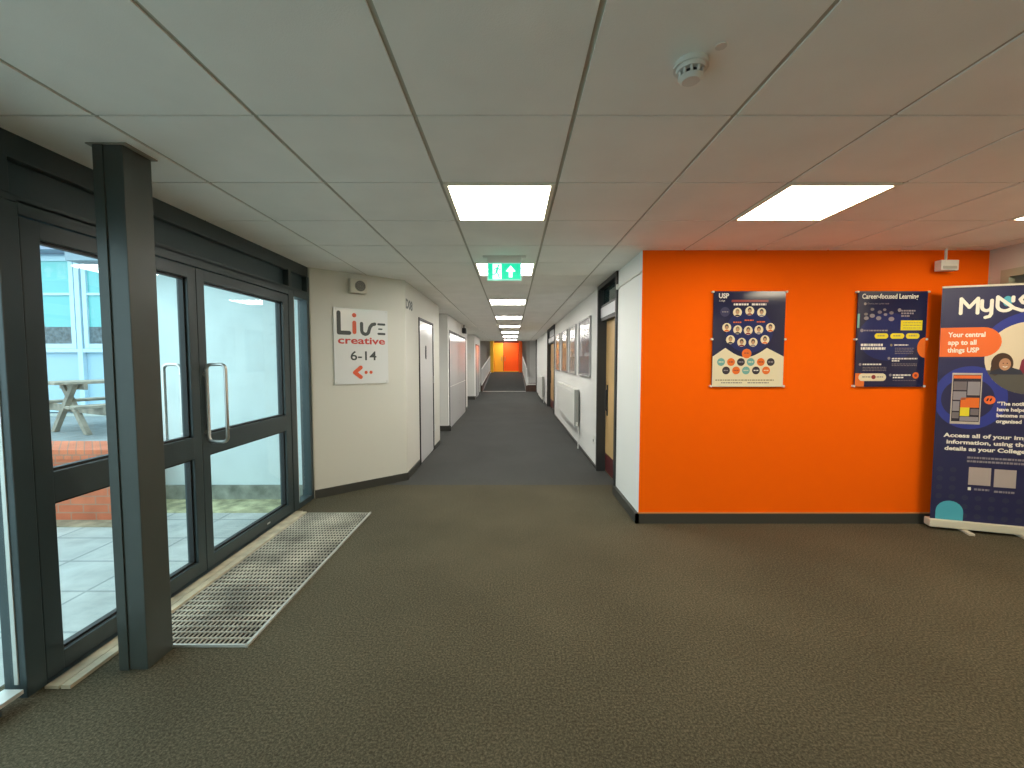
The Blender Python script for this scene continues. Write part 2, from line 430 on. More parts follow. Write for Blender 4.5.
def leaf(n, y0, y1, s0, s1, label, inside):
    """door leaf between y0 and y1 with stile widths s0, s1"""
    r = thing('door_%d' % n, label, 'glass door', (GX, y0, 0), kind='structure')
    f = MB(); X0, X1 = GX-.035, GX+.035; b = .004
    f.box(X0, X1, y0, y0+s0, .015, 1.99, M_FRAME, b); f.box(X0, X1, y1-s1, y1, .015, 1.99, M_FRAME, b)
    f.box(X0, X1, y0+s0-.004, y1-s1+.004, 1.915, 1.99, M_FRAME, b)
    f.box(X0, X1, y0+s0-.004, y1-s1+.004, .775, .912, M_FRAME, b)
    f.box(X0, X1, y0+s0-.004, y1-s1+.004, .015, .10, M_FRAME, b)
    into(r, f, 'frame')
    g = MB(); t = .012
    for (z0, z1) in ((.912, 1.915), (.10, .775)):
        g.box(GX-.015, GX+.015, y0+s0, y0+s0+t, z0, z1, M_SEAL); g.box(GX-.015, GX+.015, y1-s1-t, y1-s1, z0, z1, M_SEAL)
        g.box(GX-.015, GX+.015, y0+s0, y1-s1, z0, z0+t, M_SEAL); g.box(GX-.015, GX+.015, y0+s0, y1-s1, z1-t, z1, M_SEAL)
    into(r, g, 'gasket')
    for (z0, z1) in ((.912, 1.915), (.10, .775)):
        into(r, box1(GX-.004, GX+.004, y0+s0, y1-s1, z0, z1, M_GLASS), 'pane')
    h = MB()
    def loop(xa, xb, y, z0, z1, rr=.03):
        P = []
        for (cx, cz, a) in ((xb, z0, -90), (xb, z1, 0), (xa, z1, 90), (xa, z0, 180)):
            sx = 1 if cx == max(xa, xb) else -1; sz = 1 if cz == z1 else -1
            c = (cx-sx*rr, cz-sz*rr)
            A0 = math.degrees(math.atan2(0, 1)) if False else a
            for k in range(5):
                t = math.radians(A0+90*k/4); P.append((c[0]+rr*math.cos(t), y, c[1]+rr*math.sin(t)))
        return P
    if inside:
        h.tube(loop(GX+.052, GX+.175, y0+s0*.55, .865, 1.375), .011, M_STEEL, closed=True)
        for z in (.93, 1.31): h.cyl((GX+.035, y0+s0*.55, z), (GX+.055, y0+s0*.55, z), .014, M_STEEL)
    else:
        h.tube(loop(GX-.16, GX-.052, y1-s1*.6, .865, 1.375), .011, M_STEEL, closed=True)
        for z in (.93, 1.31): h.cyl((GX-.035, y1-s1*.6, z), (GX-.055, y1-s1*.6, z), .014, M_STEEL)
    into(r, h, 'handle')
    return r
leaf(1, 1.77, 2.738, .075, .070, 'near leaf of the dark framed glass entrance doors, partly behind the post', False)
d = leaf(2, 2.742, 3.858, .070, .09, 'far leaf of the glass entrance doors with the steel loop handle', True)
into(d, MB().box(GX+.035, GX+.038, 3.43, 3.47, .05, .062, M_STEEL), 'keyhole_plate')
tb = MB(); tb.box(GX+.055, GX+.115, 1.74, 3.86, 0, .012, M_THRESH); tb.box(GX+.125, GX+.165, 1.74, 3.83, 0, .016, M_THRESH); tb.box(GX-.06, GX+.06, 1.765, 3.86, -.02, .012, M_FRAME)
struct(tb, 'trim_3', 'worn tan threshold strip under the entrance doors', 'threshold')

# ------------------------------------------------------------------ steel post
pr = thing('steel_post', 'dark grey square steel post standing in front of the entrance doors', 'post', (-1.712, 1.925, 0))
pb = MB(); pb.box(-.062, .062, -.072, .072, 0, CEIL-.001, M_POST, .004)
pb.build('column', pr)
pb = MB(); pb.box(-.0625, -.020, -.078, -.0715, 0, CEIL-.004, M_POST, .001)
pb.build('cover_strip', pr)
pb = MB(); pb.box(-.085, .085, -.084, .08, CEIL-.006, CEIL-.001, mat('collar', (.30, .28, .23, 1), .7)); pb.build('ceiling_collar', pr)

# ------------------------------------------------------------------ entrance mat
gx0, gx1, gy0, gy1 = GX+.17, -1.31, 2.016, 3.82
gr = thing('entrance_mat', 'open slatted entrance mat set in the floor inside the glass doors', 'door mat', ((gx0+gx1)/2, (gy0+gy1)/2, 0))
into(gr, box1(gx0, gx1, gy0, gy1, .0005, .002, M_PIT), 'tray')
g = MB(); n = 38; 
for k in range(n+1):
    y = gy0+(gy1-gy0)*k/n; g.box(gx0, gx1, y-.0045, y+.0045, .002, .008, M_GRATE)
nb = 24
for k in range(nb+1):
    x = gx0+(gx1-gx0)*k/nb; g.box(x-.003, x+.003, gy0, gy1, .002, .007, M_GRATE)
into(gr, g, 'grille')
g = MB(); g.box(gx0-.004, gx1+.014, gy0-.014, gy0-.004, 0.0005, .013, M_ALU); g.box(gx1+.006, gx1+.018, gy0-.016, gy1+.01, 0.0005, .013, M_ALU)
into(gr, g, 'edge_frame')

# ------------------------------------------------------------------ ceiling lights
lp = thing('ceiling_light', 'x', 'ceiling light', (0, 0, CEIL))
f = MB(); a, b_ = .292, .262
for (x0, x1, y0, y1) in ((-a, a, -a, -b_-.008), (-a, a, b_+.008, a), (-a, -b_-.008, -a, a), (b_+.008, a, -a, a)):
    f.box(x0, x1, y0, y1, -.006, .02, M_TRIM)
f.build('frame', lp)
MB().box(-b_-.010, b_+.010, -b_-.010, b_+.010, -.003, .012, M_DIFF).build('diffuser', lp)
LL = {(-1, 1): 'nearest square ceiling light panel of the corridor line, straight ahead',
      (2, 1): 'square ceiling light panel in front of the orange wall, above the first poster',
      (5, 1): 'square ceiling light panel at the right edge of the photo, above the banner',
      (-1, 4): 'square ceiling light panel directly behind the green exit sign',
      (-1, 8): 'first square ceiling light panel beyond the exit sign',
      (-1, 12): 'second square ceiling light panel beyond the exit sign',
      (-1, 16): 'third square ceiling light panel beyond the exit sign',
      (-1, 20): 'fourth square ceiling light panel beyond the exit sign',
      (-1, 24): 'fifth square ceiling light panel beyond the exit sign',
      (-1, 28): 'farthest square ceiling light panel, last before the orange end doors',
      (5, -1): 'square ceiling light panel out of frame at the right, reflected in the poster',
      (-1, -6): 'unseen ceiling light panel added to light the foyer, behind the viewer on the left',
      (2, -6): 'unseen ceiling light panel added to light the foyer, behind the viewer in the middle',
      (5, -6): 'unseen ceiling light panel added to light the foyer, behind the viewer on the right'}
lc = copy_tree(lp)
for ch in lc.children:
    if ch.name.startswith('diffuser'): ch.data = ch.data.copy(); ch.data.materials[0] = M_DIFFC
used = set()
for k, (i, j) in enumerate(LIGHTS):
    src = lc if j >= 4 else lp
    o = copy_tree(src) if src.name in used else src
    used.add(src.name)
    o.location = (GX0+T*(i+.5), GY0+T*(j+.5), CEIL); o['label'] = LL[(i, j)]; o['group'] = 'square ceiling light panels'

# ------------------------------------------------------------------ exit sign
ex = thing('exit_sign', 'green emergency exit sign with running figure and up arrow hanging from ceiling', 'exit sign', (-.067, 3.80, 0))
G_ = mat('exit_green', (.0, .62, .36, 1), .4, emit=.9); Wt = mat('exit_white', (.85, 1, .95, 1), .4, emit=1.1)
m = MB(); m.box(-.19, .19, -.03, .03, CEIL-.012, CEIL-.001, M_PLASTIC, .003); m.box(-.15, .15, -.014, .014, CEIL-.06, CEIL-.012, M_PLASTIC, .003); m.build('housing', ex)
m = MB(); m.box(-.15, .15, -.004, .004, 2.105, 2.26, mat('acrylic_edge', (.25, .85, .68, 1), .3, emit=.5)); m.build('panel', ex)
m = MB(); z0, z1 = 2.118, 2.25
m.rect(-.14, .14, z0, z1, .0046, G_)
m.rect(-.103, -.025, z0, z1, .0052, Wt)
m.poly([(.055, 2.236), (.098, 2.186), (.078, 2.180), (.071, 2.188), (.071, 2.132), (.039, 2.132), (.039, 2.188), (.032, 2.180), (.012, 2.186)], .0056, Wt)
m.disc(-.052, 2.233, .009, .0058, G_)
m.stroke([(-.060, 2.215), (-.070, 2.178)], .017, .0058, G_); m.stroke([(-.070, 2.178), (-.052, 2.158), (-.046, 2.128)], .009, .0058, G_)
m.stroke([(-.070, 2.178), (-.082, 2.160), (-.098, 2.158)], .009, .0060, G_); m.stroke([(-.058, 2.214), (-.040, 2.198), (-.034, 2.205)], .007, .0062, G_)
m.stroke([(-.063, 2.216), (-.084, 2.206), (-.092, 2.190)], .007, .0064, G_)
m.build('pictogram', ex)

# ------------------------------------------------------------------ smoke detector
sd = thing('smoke_detector', 'round white smoke detector on the ceiling near the viewer', 'smoke detector', (.553, 1.365, CEIL))
m = MB(); m.cyl((0, 0, -.001), (0, 0, -.018), .05, M_PLASTIC, 28, .052); m.cyl((0, 0, -.018), (0, 0, -.028), .044, M_PLASTIC, 28, .042); m.build('base', sd)
m = MB(); m.cyl((0, 0, -.028), (0, 0, -.046), .024, M_DARK, 20)
for k in range(10):
    t = k*math.pi/5; c, s_ = math.cos(t), math.sin(t); m.cyl((.034*c, .034*s_, -.028), (.031*c, .031*s_, -.046), .0045, M_PLASTIC, 6)
m.cyl((0, 0, -.045), (0, 0, -.056), .038, M_PLASTIC, 24, .026); m.build('sensing_head', sd)
ip = MB(); ip.cyl((0, 0, -.001), (0, 0, -.004), .016, M_PLASTIC, 20); o = ip.build('blanking_cap', None, (.610, 1.292, CEIL)); tag(o, 'small round blanking cap on the ceiling behind the smoke detector', 'ceiling cap')

# ------------------------------------------------------------------ angled wall items (local x along wall)
AR = math.atan2(BY-AY, BX-AX)
def onwall(s, z=0): return (AX+(BX-AX)/1.0273*s, AY+(BY-AY)/1.0273*s, z)
sg = thing('wall_sign', 'white direction sign with Live creative 6-14 and orange left arrow on cream angled wall', 'sign', onwall(.51, 1.15), AR)
PW = mat('sign_white', (.72, .73, .72, 1), .12); CH = mat('sign_charcoal', (.045, .055, .055, 1), .4); OR = mat('sign_orange', (.70, .10, .035, 1), .4); RD = mat('sign_red', (.55, .045, .035, 1), .4)
m = MB(); m.box(-.295, .295, -.014, -.006, 0, .80, PW, .002); m.build('board', sg)
for (u, v) in ((-.275, .02), (.275, .02), (-.275, .78), (.275, .78)):
    MB().cyl((u, -.001, v), (u, -.018, v), .007, M_STEEL, 12).build('fixing', sg)
m = MB(); Y = .0146; o_ = .51; z_ = 1.15
def SP(*p): return [(a-o_, b-z_) for a, b in p]
m.stroke(SP((.268, 1.895), (.268, 1.69), (.375, 1.69)), .042, Y, CH)
m.stroke(SP((.430, 1.80), (.430, 1.70)), .042, Y, OR); m.disc(.430-o_, 1.878-z_, .023, Y, OR)
pv = [(.508, 1.795), (.508, 1.75)]+[(.548+.04*math.cos(math.radians(t)), 1.722+.04*math.sin(math.radians(t))) for t in range(180, 361, 30)]+[(.60, 1.76), (.625, 1.79), (.655, 1.797)]
m.stroke(SP(*pv), .036, Y, CH)
for (z, a, b) in ((1.797, .695, .765), (1.745, .70, .735), (1.693, .695, .765)): m.stroke(SP((a, z), (b, z)), .024 if z != 1.745 else .016, Y, CH)
m.build('logo', sg)
m = MB(); m.text('creative', .105, .253-o_, 1.578-z_, Y, RD, width=.515, bold=.0025); m.build('lettering', sg)
m = MB(); m.text('6-14', .135, .378-o_, 1.405-z_, Y, CH, width=.285, bold=.002); m.build('lettering', sg)
m = MB(); m.stroke(SP((.49, 1.325), (.425, 1.272), (.49, 1.222)), .042, Y, OR)
m.disc(.548-o_, 1.272-z_, .018, Y, OR); m.disc(.603-o_, 1.272-z_, .018, Y, OR); m.build('arrow', sg)

sp = thing('wall_speaker', 'small cream square wall speaker above the white direction sign', 'speaker', onwall(.465, 2.18), AR)
m = MB(); m.box(-.09, .09, -.075, -.001, -.075, .075, mat('cream_plastic', (.62, .58, .48, 1), .5), .012); m.build('housing', sp)
m = MB(); m.cyl((.012, -.075, 0), (.012, -.082, 0), .056, mat('speaker_grey', (.22, .21, .18, 1), .6), 28)
for r_ in (.045, .030, .015): m.tube([(.012+r_*math.cos(t*math.pi/12), -.083, r_*math.sin(t*math.pi/12)) for t in range(24)], .002, M_DARK, 6, True)
m.build('grille', sp)

# room number letters
m = MB(); m.text('D08', .15, 0, 0, .004, mat('number_green', (.05, .065, .05, 1), .4), width=.33, bold=.006)
tag(m.build('room_number', None, (LX, 4.945, 2.01), R90), 'dark green room number lettering high on the cream corridor corner', 'lettering')

# ------------------------------------------------------------------ left corridor doors
def flush_door(n, x, y0, y1, h, label, leaves=1, sign=False):
    r = thing('door_%d' % n, label, 'door', (x, y0, 0), R90, kind='structure')
    W = y1-y0; f = MB(); t = .035
    f.box(0, t, -.012, .05, 0, h, M_SEAL); f.box(W-t, W, -.012, .05, 0, h, M_SEAL); f.box(0, W, -.012, .05, h-t*.7, h+.004, M_SEAL)
    f.build('frame', r)
    lw = (W-2*t)/leaves
    for k in range(leaves):
        m = MB(); m.box(t+k*lw+.004, t+(k+1)*lw-.004, -.004, .035, .012, h-t*.7-.005, M_WLAM, .002); m.build('leaf', r)
    return r, W
r, W = flush_door(3, LX, LD1[0], LD1[1], 1.965, 'white glossy single door with dark edges and oval toilet sign')
m = MB(); m.disc(.44, 1.515, .045, .010, M_DARK, rv=.095, th=.006); m.rect(.435, .447, 1.47, 1.53, .0105, PW); m.disc(.44, 1.555, .011, .0105, PW); m.build('oval_sign', r)
for z in (.30, 1.05, 1.70): MB().box(W-.045, W+.005, -.024, -.012, z, z+.11, M_STEEL, .002).build('hinge', r)
r, W = flush_door(4, -1.27, LD2[0], LD2[1], 2.0, 'wide white glossy double door in the second left pier', 2)
MB().box(.06, W-.06, -.0055, -.004, .86, .868, M_PLASTIC).build('push_strip', r)
m = MB(); m.disc(W*.52, .42, .06, .008, PW, th=.004); m.build('floor_stop', r)
r, W = flush_door(5, -1.34, 15.72, 17.3, 2.0, 'far white glossy door on the left near the ramp', 1)

o = MB().box(0, .09, -.20, 0, 0, .13, M_DARK, .006).box(.01, .04, -.03, 0, .12, .22, M_DARK).build('ceiling_box', None, (-1.26, 11.0, 2.09)); tag(o, 'small dark box on bracket above the wide white double door on the left wall', 'wall box')
o = MB().box(-.10, .10, -.012, -.001, -.11, .11, M_PLASTIC, .003).box(-.02, .02, -.02, -.012, -.03, .03, M_PLASTIC, .002).build('light_switch', None, (-1.56, 15.2, 1.55)); tag(o, 'white switch plate on the pier between the two far left doors', 'switch')

# ------------------------------------------------------------------ right corridor doors
def wood_door(n, y0, y1, label, glazed):
    """opening in right wall; local x runs toward the viewer (rot -90), local y into the wall"""
    r = thing('door_%d' % n, label, 'door', (RX, y1, 0), -R90, kind='structure')
    W = y1-y0; f = MB(); t = .05
    f.box(0, t, -.02, .22, 0, CEIL+.01, M_SEAL if False else M_DARK); f.box(W-t, W, -.02, .12, 0, CEIL+.01, M_DARK)
    f.box(0, W, -.02, .12, CEIL-.05, CEIL+.01, M_DARK); f.box(t, W-t, .02, .12, 2.045, 2.075, M_DARK); f.box(t, W-t, .02, .16, 1.885, 1.925, M_DARK)
    f.build('frame', r)
    MB().box(t, W-t, .05, .058, 2.075, CEIL-.05, mat('dark_glass', (.015, .035, .035, 1), .05) if glazed else mat('transom_board', (.55, .56, .58, 1), .4)).build('transom_pane', r)
    MB().box(t, W-t, .015, .07, 1.925, 2.045, mat('transom_board', (.55, .56, .58, 1), .4)).build('transom_rail', r)
    MB().box(t, W-t, .09, .135, .01, 1.885, M_WOOD, .002).build('leaf', r)
    MB().box(t+.02, W-t-.02, .086, .09, .02, .24, M_KICK).build('kickplate', r)
    m = MB(); hx = t+.10
    m.box(hx-.03, hx+.03, .082, .09, .72, 1.10, M_DARK); m.tube([(hx, .085, .78), (hx, .066, .80), (hx, .066, 1.02), (hx, .085, 1.04)], .009, M_DARK); m.build('handle', r)
    return r
wood_door(6, D1[0], D1[1], 'pale wood door with dark frame and transom next to the orange wall', True)
wood_door(7, D2[0], D2[1], 'far pale wood door in dark frame beyond the pictures', False)

# conduit, socket
m = MB(); m.box(RX-.016, RX-.0005, OY, D1[0]-.02, 2.135, 2.15, M_PLASTIC)
tag(m.build('conduit'), 'thin white conduit along the white wall beside the orange corner', 'conduit')
m = MB(); m.box(RX-.032, RX-.0005, D1[0]-.06, D1[0]-.025, 2.12, 2.17, M_PLASTIC, .004)
tag(m.build('junction_box'), 'tiny white junction box by the top of the near wood door', 'junction box')
m = MB(); m.box(RX-.012, RX-.001, 5.55, 5.63, .30, .40, M_PLASTIC, .003).box(RX-.015, RX-.012, 5.57, 5.60, .33, .36, M_DARK)
tag(m.build('wall_socket'), 'small white wall socket low on the right wall past the near wood door', 'socket')

# pictures
PIC = [(5.85, 6.82, (.34, .33, .34), 'framed picture nearest the wood door, grey shapes behind glass', (.13, .12, .14)),
       (7.19, 7.95, (.55, .54, .52), 'pale framed picture, second from the near wood door', (.28, .27, .27)),
       (8.29, 9.18, (.13, .11, .11), 'dark framed picture, third from the near wood door', (.32, .24, .17)),
       (9.58, 10.42, (.45, .28, .17), 'framed picture with brown tint, farthest of the four', (.38, .30, .25))]
for k, (y0, y1, c, lab, c2) in enumerate(PIC):
    r = thing('framed_picture', lab, 'picture', (RX, y1, 1.165), -R90, group='framed pictures above the radiator')
    W = y1-y0; H_ = .85; m = MB(); fm = mat('picture_frame', (.38, .38, .38, 1), .3, metal=.3)
    m.box(0, W, -.03, -.012, 0, .018, fm); m.box(0, W, -.03, -.012, H_-.018, H_, fm); m.box(0, .018, -.03, -.001, 0, H_, fm); m.box(W-.018, W, -.03, -.001, 0, H_, fm); m.build('frame', r)
    m = MB(); pm = mat('print_%s' % 'abcd'[k], (*c, 1), .16, noise=(3, .3)); pm2 = mat('print2_%s' % 'abcd'[k], (*c2, 1), .16, noise=(5, .3))
    m.box(.01, W-.01, -.018, -.002, .01, H_-.01, pm)
    m.rect(.07, W-.07, .05, .30, .0185, pm2); m.disc(W*.45, .5, .14, .0185, pm2, rv=.2); m.rect(W*.62, W-.1, .35, .75, .0185, pm2)
    m.build('print', r)

def radiator(y0, y1, z0, z1, label):
    r = thing('radiator', label, 'radiator', (RX, y1, z0), -R90, group='white wall radiators')
    W = y1-y0; H_ = z1-z0; m = MB()
    m.box(0, W, -.095, -.075, 0, H_, M_RAD, .008); m.box(0, W, -.045, -.028, 0, H_, M_RAD, .008)
    k = .06
    while k < W-.05: m.box(k, k+.022, -.099, -.094, .05, H_-.05, M_RAD, .002); k += .05
    m.build('panel', r)
    m = MB(); m.box(0, W, -.096, -.027, H_-.004, H_+.012, M_RAD, .003); m.box(W-.006, W+.006, -.096, -.027, .02, H_, mat('radiator_side', (.33, .33, .30, 1), .6)); m.build('top_grille', r)
    m = MB(); m.tube([(W+.01, -.06, .03), (W+.05, -.06, .03), (W+.05, -.04, .01), (W+.05, -.04, -z0+.001)], .009, M_RAD)
    m.build('pipe', r)
    m = MB(); m.box(W+.008, W+.05, -.078, -.042, .015, .045, M_STEEL, .004); m.cyl((W+.05, -.06, .03), (W+.05, -.06, .09), .017, M_PLASTIC, 12); m.build('valve', r)
    for u in (W*.15, W*.85): MB().box(u-.015, u+.015, -.03, -.001, .08, H_-.08, M_STEEL).build('bracket', r)
    return r
radiator(6.75, 9.3, .33, .93, 'long white radiator under the framed pictures')
radiator(14.1, 16.0, .10, .86, 'far white radiator beyond the second wood door')

# ------------------------------------------------------------------ orange wall items
NV = mat('poster_navy', (.020, .022, .068, 1), .10); NB = mat('poster_blue', (.022, .030, .13, 1), .10); CR = mat('poster_cream', (.80, .72, .53, 1), .10)
TL = mat('poster_teal', (.18, .42, .40, 1), .15); PO = mat('poster_orange', (.78, .17, .03, 1), .15); PD = mat('poster_dark', (.04, .035, .05, 1), .15)
GT = mat('poster_greytext', (.28, .26, .30, 1), .2); YE = mat('poster_yellow', (.80, .68, .04, 1), .2); SK = mat('poster_skin', (.50, .27, .16, 1), .3); HR = mat('poster_hair', (.07, .04, .03, 1), .3)
MR = mat('poster_maroon', (.28, .05, .05, 1), .2); WH = mat('poster_white', (.80, .79, .76, 1), .2); LG = mat('poster_line', (.16, .14, .16, 1), .3); GN = mat('poster_brown', (.25, .2, .1, 1), .3)
def clips(r, W, H_):
    for u in (-W/2-.006, W/2+.006):
        for v in (.006, H_/2, H_-.006):
            MB().cyl((u, -.001, v), (u, -.026, v), .009, M_PLASTIC, 12).build('standoff', r)
def bars(m, u0, u1, v, h, y, mt, seed=0):
    rr = random.Random(seed); u = u0
    while u < u1-.004:
        w_ = min(rr.uniform(.008, .026), u1-u); m.rect(u, u+w_, v, v+h, y, mt); u += w_+.0045
po = thing('wall_poster', 'navy and cream poster with rows of small round portraits, left one on orange wall', 'poster', (1.985, OY, 1.178), 0, 'acrylic fronted posters on orange wall')
m = MB(); m.box(-.30, .30, -.020, -.008, 0, .80, NV, .001); m.build('board', po); clips(po, .60, .80)
m = MB(); Y = .0204; dY = .0003
def a1(x, y): return ((x-515)*.000705, .80-(y-65)*.000675)
def b1(x, y): return a1(x, y+670)
m.disc(*a1(520, 560), .20, Y, NB, rv=.18)
m.poly([(-.299, .002), (.299, .002), (.299, .255), b1(735, 95)]+[b1(735-(735-240)*k/10, 95+115*math.sin(math.pi*k/10)) for k in range(1, 10)]+[b1(240, 95), (-.299, .255)], Y+dY, CR)
m.text('USP', .055, *a1(145, 150), Y+2*dY, WH, width=.085, bold=.002); m.text('College', .018, *a1(150, 192), Y+2*dY, WH, width=.05)
m.rect(*[a1(300, 0)[0], a1(735, 0)[0]], a1(0, 200)[1], a1(0, 172)[1], Y+2*dY, MR)
bars(m, a1(325, 0)[0], a1(505, 0)[0], a1(0, 240)[1], .016, Y+3*dY, WH, 1); bars(m, a1(540, 0)[0], a1(710, 0)[0], a1(0, 240)[1], .016, Y+3*dY, WH, 2)
m.disc(*a1(225, 320), .040, Y+2*dY, mat('poster_badge', (.05, .05, .12, 1), .2)); bars(m, a1(190, 0)[0], a1(262, 0)[0], a1(0, 326)[1], .008, Y+3*dY, GT, 3)
for k, (x, y) in enumerate([(372, 325), (517, 308), (658, 325), (250, 512), (380, 540), (506, 548), (632, 540), (768, 512), (298, 662), (432, 695), (568, 695), (708, 662)]):
    u, v = a1(x, y); m.disc(u, v, .037, Y+2*dY, CR)
    sh = [HR, GN, SK][k % 3]; m.disc(u, v+.006, .016, Y+3*dY, HR if k % 4 else GN, rv=.022); m.disc(u, v-.002, .012, Y+4*dY, SK, rv=.015)
    m.disc(u, v-.033, .022, Y+5*dY, [PD, MR, GT, PO][k % 4], rv=.014, a0=0, a1=180)
for k, (x0, x1, y) in enumerate([(325, 420, 455), (460, 565, 430), (605, 705, 450)]): bars(m, a1(x0, 0)[0], a1(x1, 0)[0], a1(0, y)[1], .010, Y+3*dY, PO, k+9)
m.disc(*b1(495, 165), .040, Y+3*dY, PO); bars(m, -.035, .01, b1(0, 165)[1], .008, Y+4*dY, MR, 44)
for k, x in enumerate((193, 312, 430, 547, 667, 785)):
    u, v = b1(x, 270); m.disc(u, v, .033, Y+3*dY, [TL, PO, PD][k % 3]); bars(m, u-.02, u+.02, v-.004, .009, Y+4*dY, [CR, MR, GT][k % 3], k+20)
for k, x in enumerate((255, 375, 493, 612, 733)):
    u, v = b1(x, 375); m.disc(u, v, .033, Y+3*dY, [PD, PO, TL, PD, PO][k]); bars(m, u-.02, u+.02, v-.004, .009, Y+4*dY, [GT, MR, CR, WH, CR][k], k+30)
bars(m, b1(130, 0)[0], b1(830, 0)[0], b1(0, 502)[1], .009, Y+3*dY, GN, 50); bars(m, b1(200, 0)[0], b1(450, 0)[0], b1(0, 535)[1], .008, Y+3*dY, LG, 51); bars(m, b1(515, 0)[0], b1(770, 0)[0], b1(0, 535)[1], .008, Y+3*dY, LG, 52)
m.build('print', po)

po = thing('wall_poster', 'navy poster with yellow buttons and orange half circle, right one beside the banner', 'poster', (3.18, OY, 1.178), 0, 'acrylic fronted posters on orange wall')
m = MB(); m.box(-.29, .29, -.020, -.008, 0, .80, NV, .001); m.build('board', po); clips(po, .58, .80)
m = MB()
def a2(x, y): return ((x-(520-34*(y-60)/1200))*.00071, .80-(y-65)*.00067)
def b2(x, y): return a2(x, y+610)
def pl2(f_, x0, x1, y0, y1, y, mt): m.pill(f_(x0, y1)[0], f_(x1, y1)[0], f_(x0, y1)[1], f_(x0, y0)[1], y, mt)
m.disc(-.02, .42, .26, Y, NB, rv=.2)
m.text('Career-focused Learning', .056, a2(155, 0)[0], a2(0, 158)[1], Y+2*dY, WH, width=.47, bold=.0012)
m.text('Choose your career route', .02, a2(222, 0)[0], a2(0, 228)[1], Y+2*dY, GT, width=.18); m.disc(*a2(190, 222), .011, Y+2*dY, GT)
for k, (x, y, r_) in enumerate([(200, 350, .016), (205, 400, .02), (275, 290, .016), (275, 370, .022), (362, 325, .018), (350, 400, .022), (420, 295, .014), (430, 355, .015), (500, 335, .018), (500, 410, .024)]):
    m.disc(*a2(x, y), r_, Y+2*dY, GT if k % 2 else LG, rv=r_*.75)
m.disc(*a2(595, 300), .015, Y+2*dY, GT)
for k in range(3): bars(m, a2(625, 0)[0], a2((790, 775, 725)[k], 0)[0], a2(0, 318+32*k)[1], .013, Y+2*dY, GT, 60+k)
m.rect(a2(610, 550)[0], a2(865, 550)[0], a2(0, 550)[1], a2(0, 428)[1], Y+2*dY, YE)
for k in range(3): bars(m, a2(640, 500)[0], a2(850, 500)[0], a2(0, 525-32*k)[1], .005, Y+3*dY, GN, 70+k)
m.disc(*a2(155, 552), .014, Y+2*dY, GT); bars(m, a2(178, 560)[0], a2(460, 560)[0], a2(0, 562)[1], .012, Y+2*dY, GT, 75)
for k, (x0, x1) in enumerate(((305, 465), (490, 655), (675, 835))):
    pl2(a2, x0, x1, 588, 655, Y+2*dY, YE); bars(m, a2(x0+35, 620)[0], a2(x1-35, 620)[0], a2(0, 626)[1], .009, Y+3*dY, GN, 80+k)
m.rect(-.29, -.272, a2(0, 520)[1], a2(0, 345)[1], Y+2*dY, TL)
bars(m, b2(145, 130)[0], b2(415, 130)[0], b2(0, 138)[1], .02, Y+2*dY, WH, 84); bars(m, b2(145, 170)[0], b2(435, 170)[0], b2(0, 182)[1], .02, Y+2*dY, WH, 85)
bars(m, b2(540, 130)[0], b2(705, 130)[0], b2(0, 132)[1], .011, Y+2*dY, WH, 86); m.disc(*b2(505, 125), .010, Y+2*dY, GN)
for k in range(4): bars(m, b2(550, 170)[0], b2(770, 170)[0], b2(0, 168+22*k)[1], .006, Y+2*dY, LG, 90+k)
bars(m, b2(515, 290)[0], b2(815, 290)[0], b2(0, 303)[1], .012, Y+2*dY, WH, 95); bars(m, b2(515, 320)[0], b2(610, 320)[0], b2(0, 330)[1], .012, Y+2*dY, WH, 96); m.disc(*b2(480, 290), .012, Y+2*dY, GT)
for k in range(2): bars(m, b2(515, 370)[0], b2(810, 370)[0], b2(0, 365+20*k)[1], .006, Y+2*dY, LG, 97+k)
bars(m, b2(170, 370)[0], b2(400, 370)[0], b2(0, 375)[1], .012, Y+2*dY, WH, 100); m.disc(*b2(140, 367), .011, Y+2*dY, GT)
for k in range(3): bars(m, b2(170, 410)[0], b2(450, 410)[0], b2(0, 408+20*k)[1], .006, Y+2*dY, LG, 101+k)
m.rect(-.289, b2(190, 560)[0], .002, b2(0, 478)[1], Y+2*dY, PO); pl2(b2, 120, 448, 480, 575, Y+3*dY, CR); bars(m, b2(165, 525)[0], b2(415, 525)[0], b2(0, 530)[1], .008, Y+4*dY, LG, 105); m.disc(*b2(300, 525), .018, Y+5*dY, MR)
m.disc(*b2(500, 500), .011, Y+2*dY, GT); bars(m, b2(530, 500)[0], b2(740, 500)[0], b2(0, 510)[1], .012, Y+2*dY, WH, 106); bars(m, b2(530, 530)[0], b2(655, 530)[0], b2(0, 540)[1], .012, Y+2*dY, WH, 107)
bars(m, b2(530, 570)[0], b2(800, 570)[0], b2(0, 572)[1], .005, Y+2*dY, LG, 108); m.disc(*b2(800, 505), .027, Y+2*dY, PO); m.disc(*b2(800, 505), .012, Y+3*dY, MR)
m.disc(.289, b2(0, 155)[1], .068, Y+2*dY, PO, rv=.085, a0=90, a1=270)
m.build('print', po)

# sensor box hung at the ceiling
sx = thing('wall_sensor', 'small white rectangular sensor box hanging from the ceiling by the orange wall', 'sensor', (3.57, OY-.06, 2.135))
MB().box(-.072, .072, -.03, .03, 0, .085, M_PLASTIC, .006).build('housing', sx)
m = MB(); m.cyl((-.01, 0, .08), (-.01, 0, CEIL-2.135-.001), .009, M_PLASTIC, 12); m.build('stem', sx)
MB().box(-.06, .055, -.034, -.029, .012, .035, mat('sensor_lens', (.5, .48, .42, 1), .2), .002).build('lens', sx)

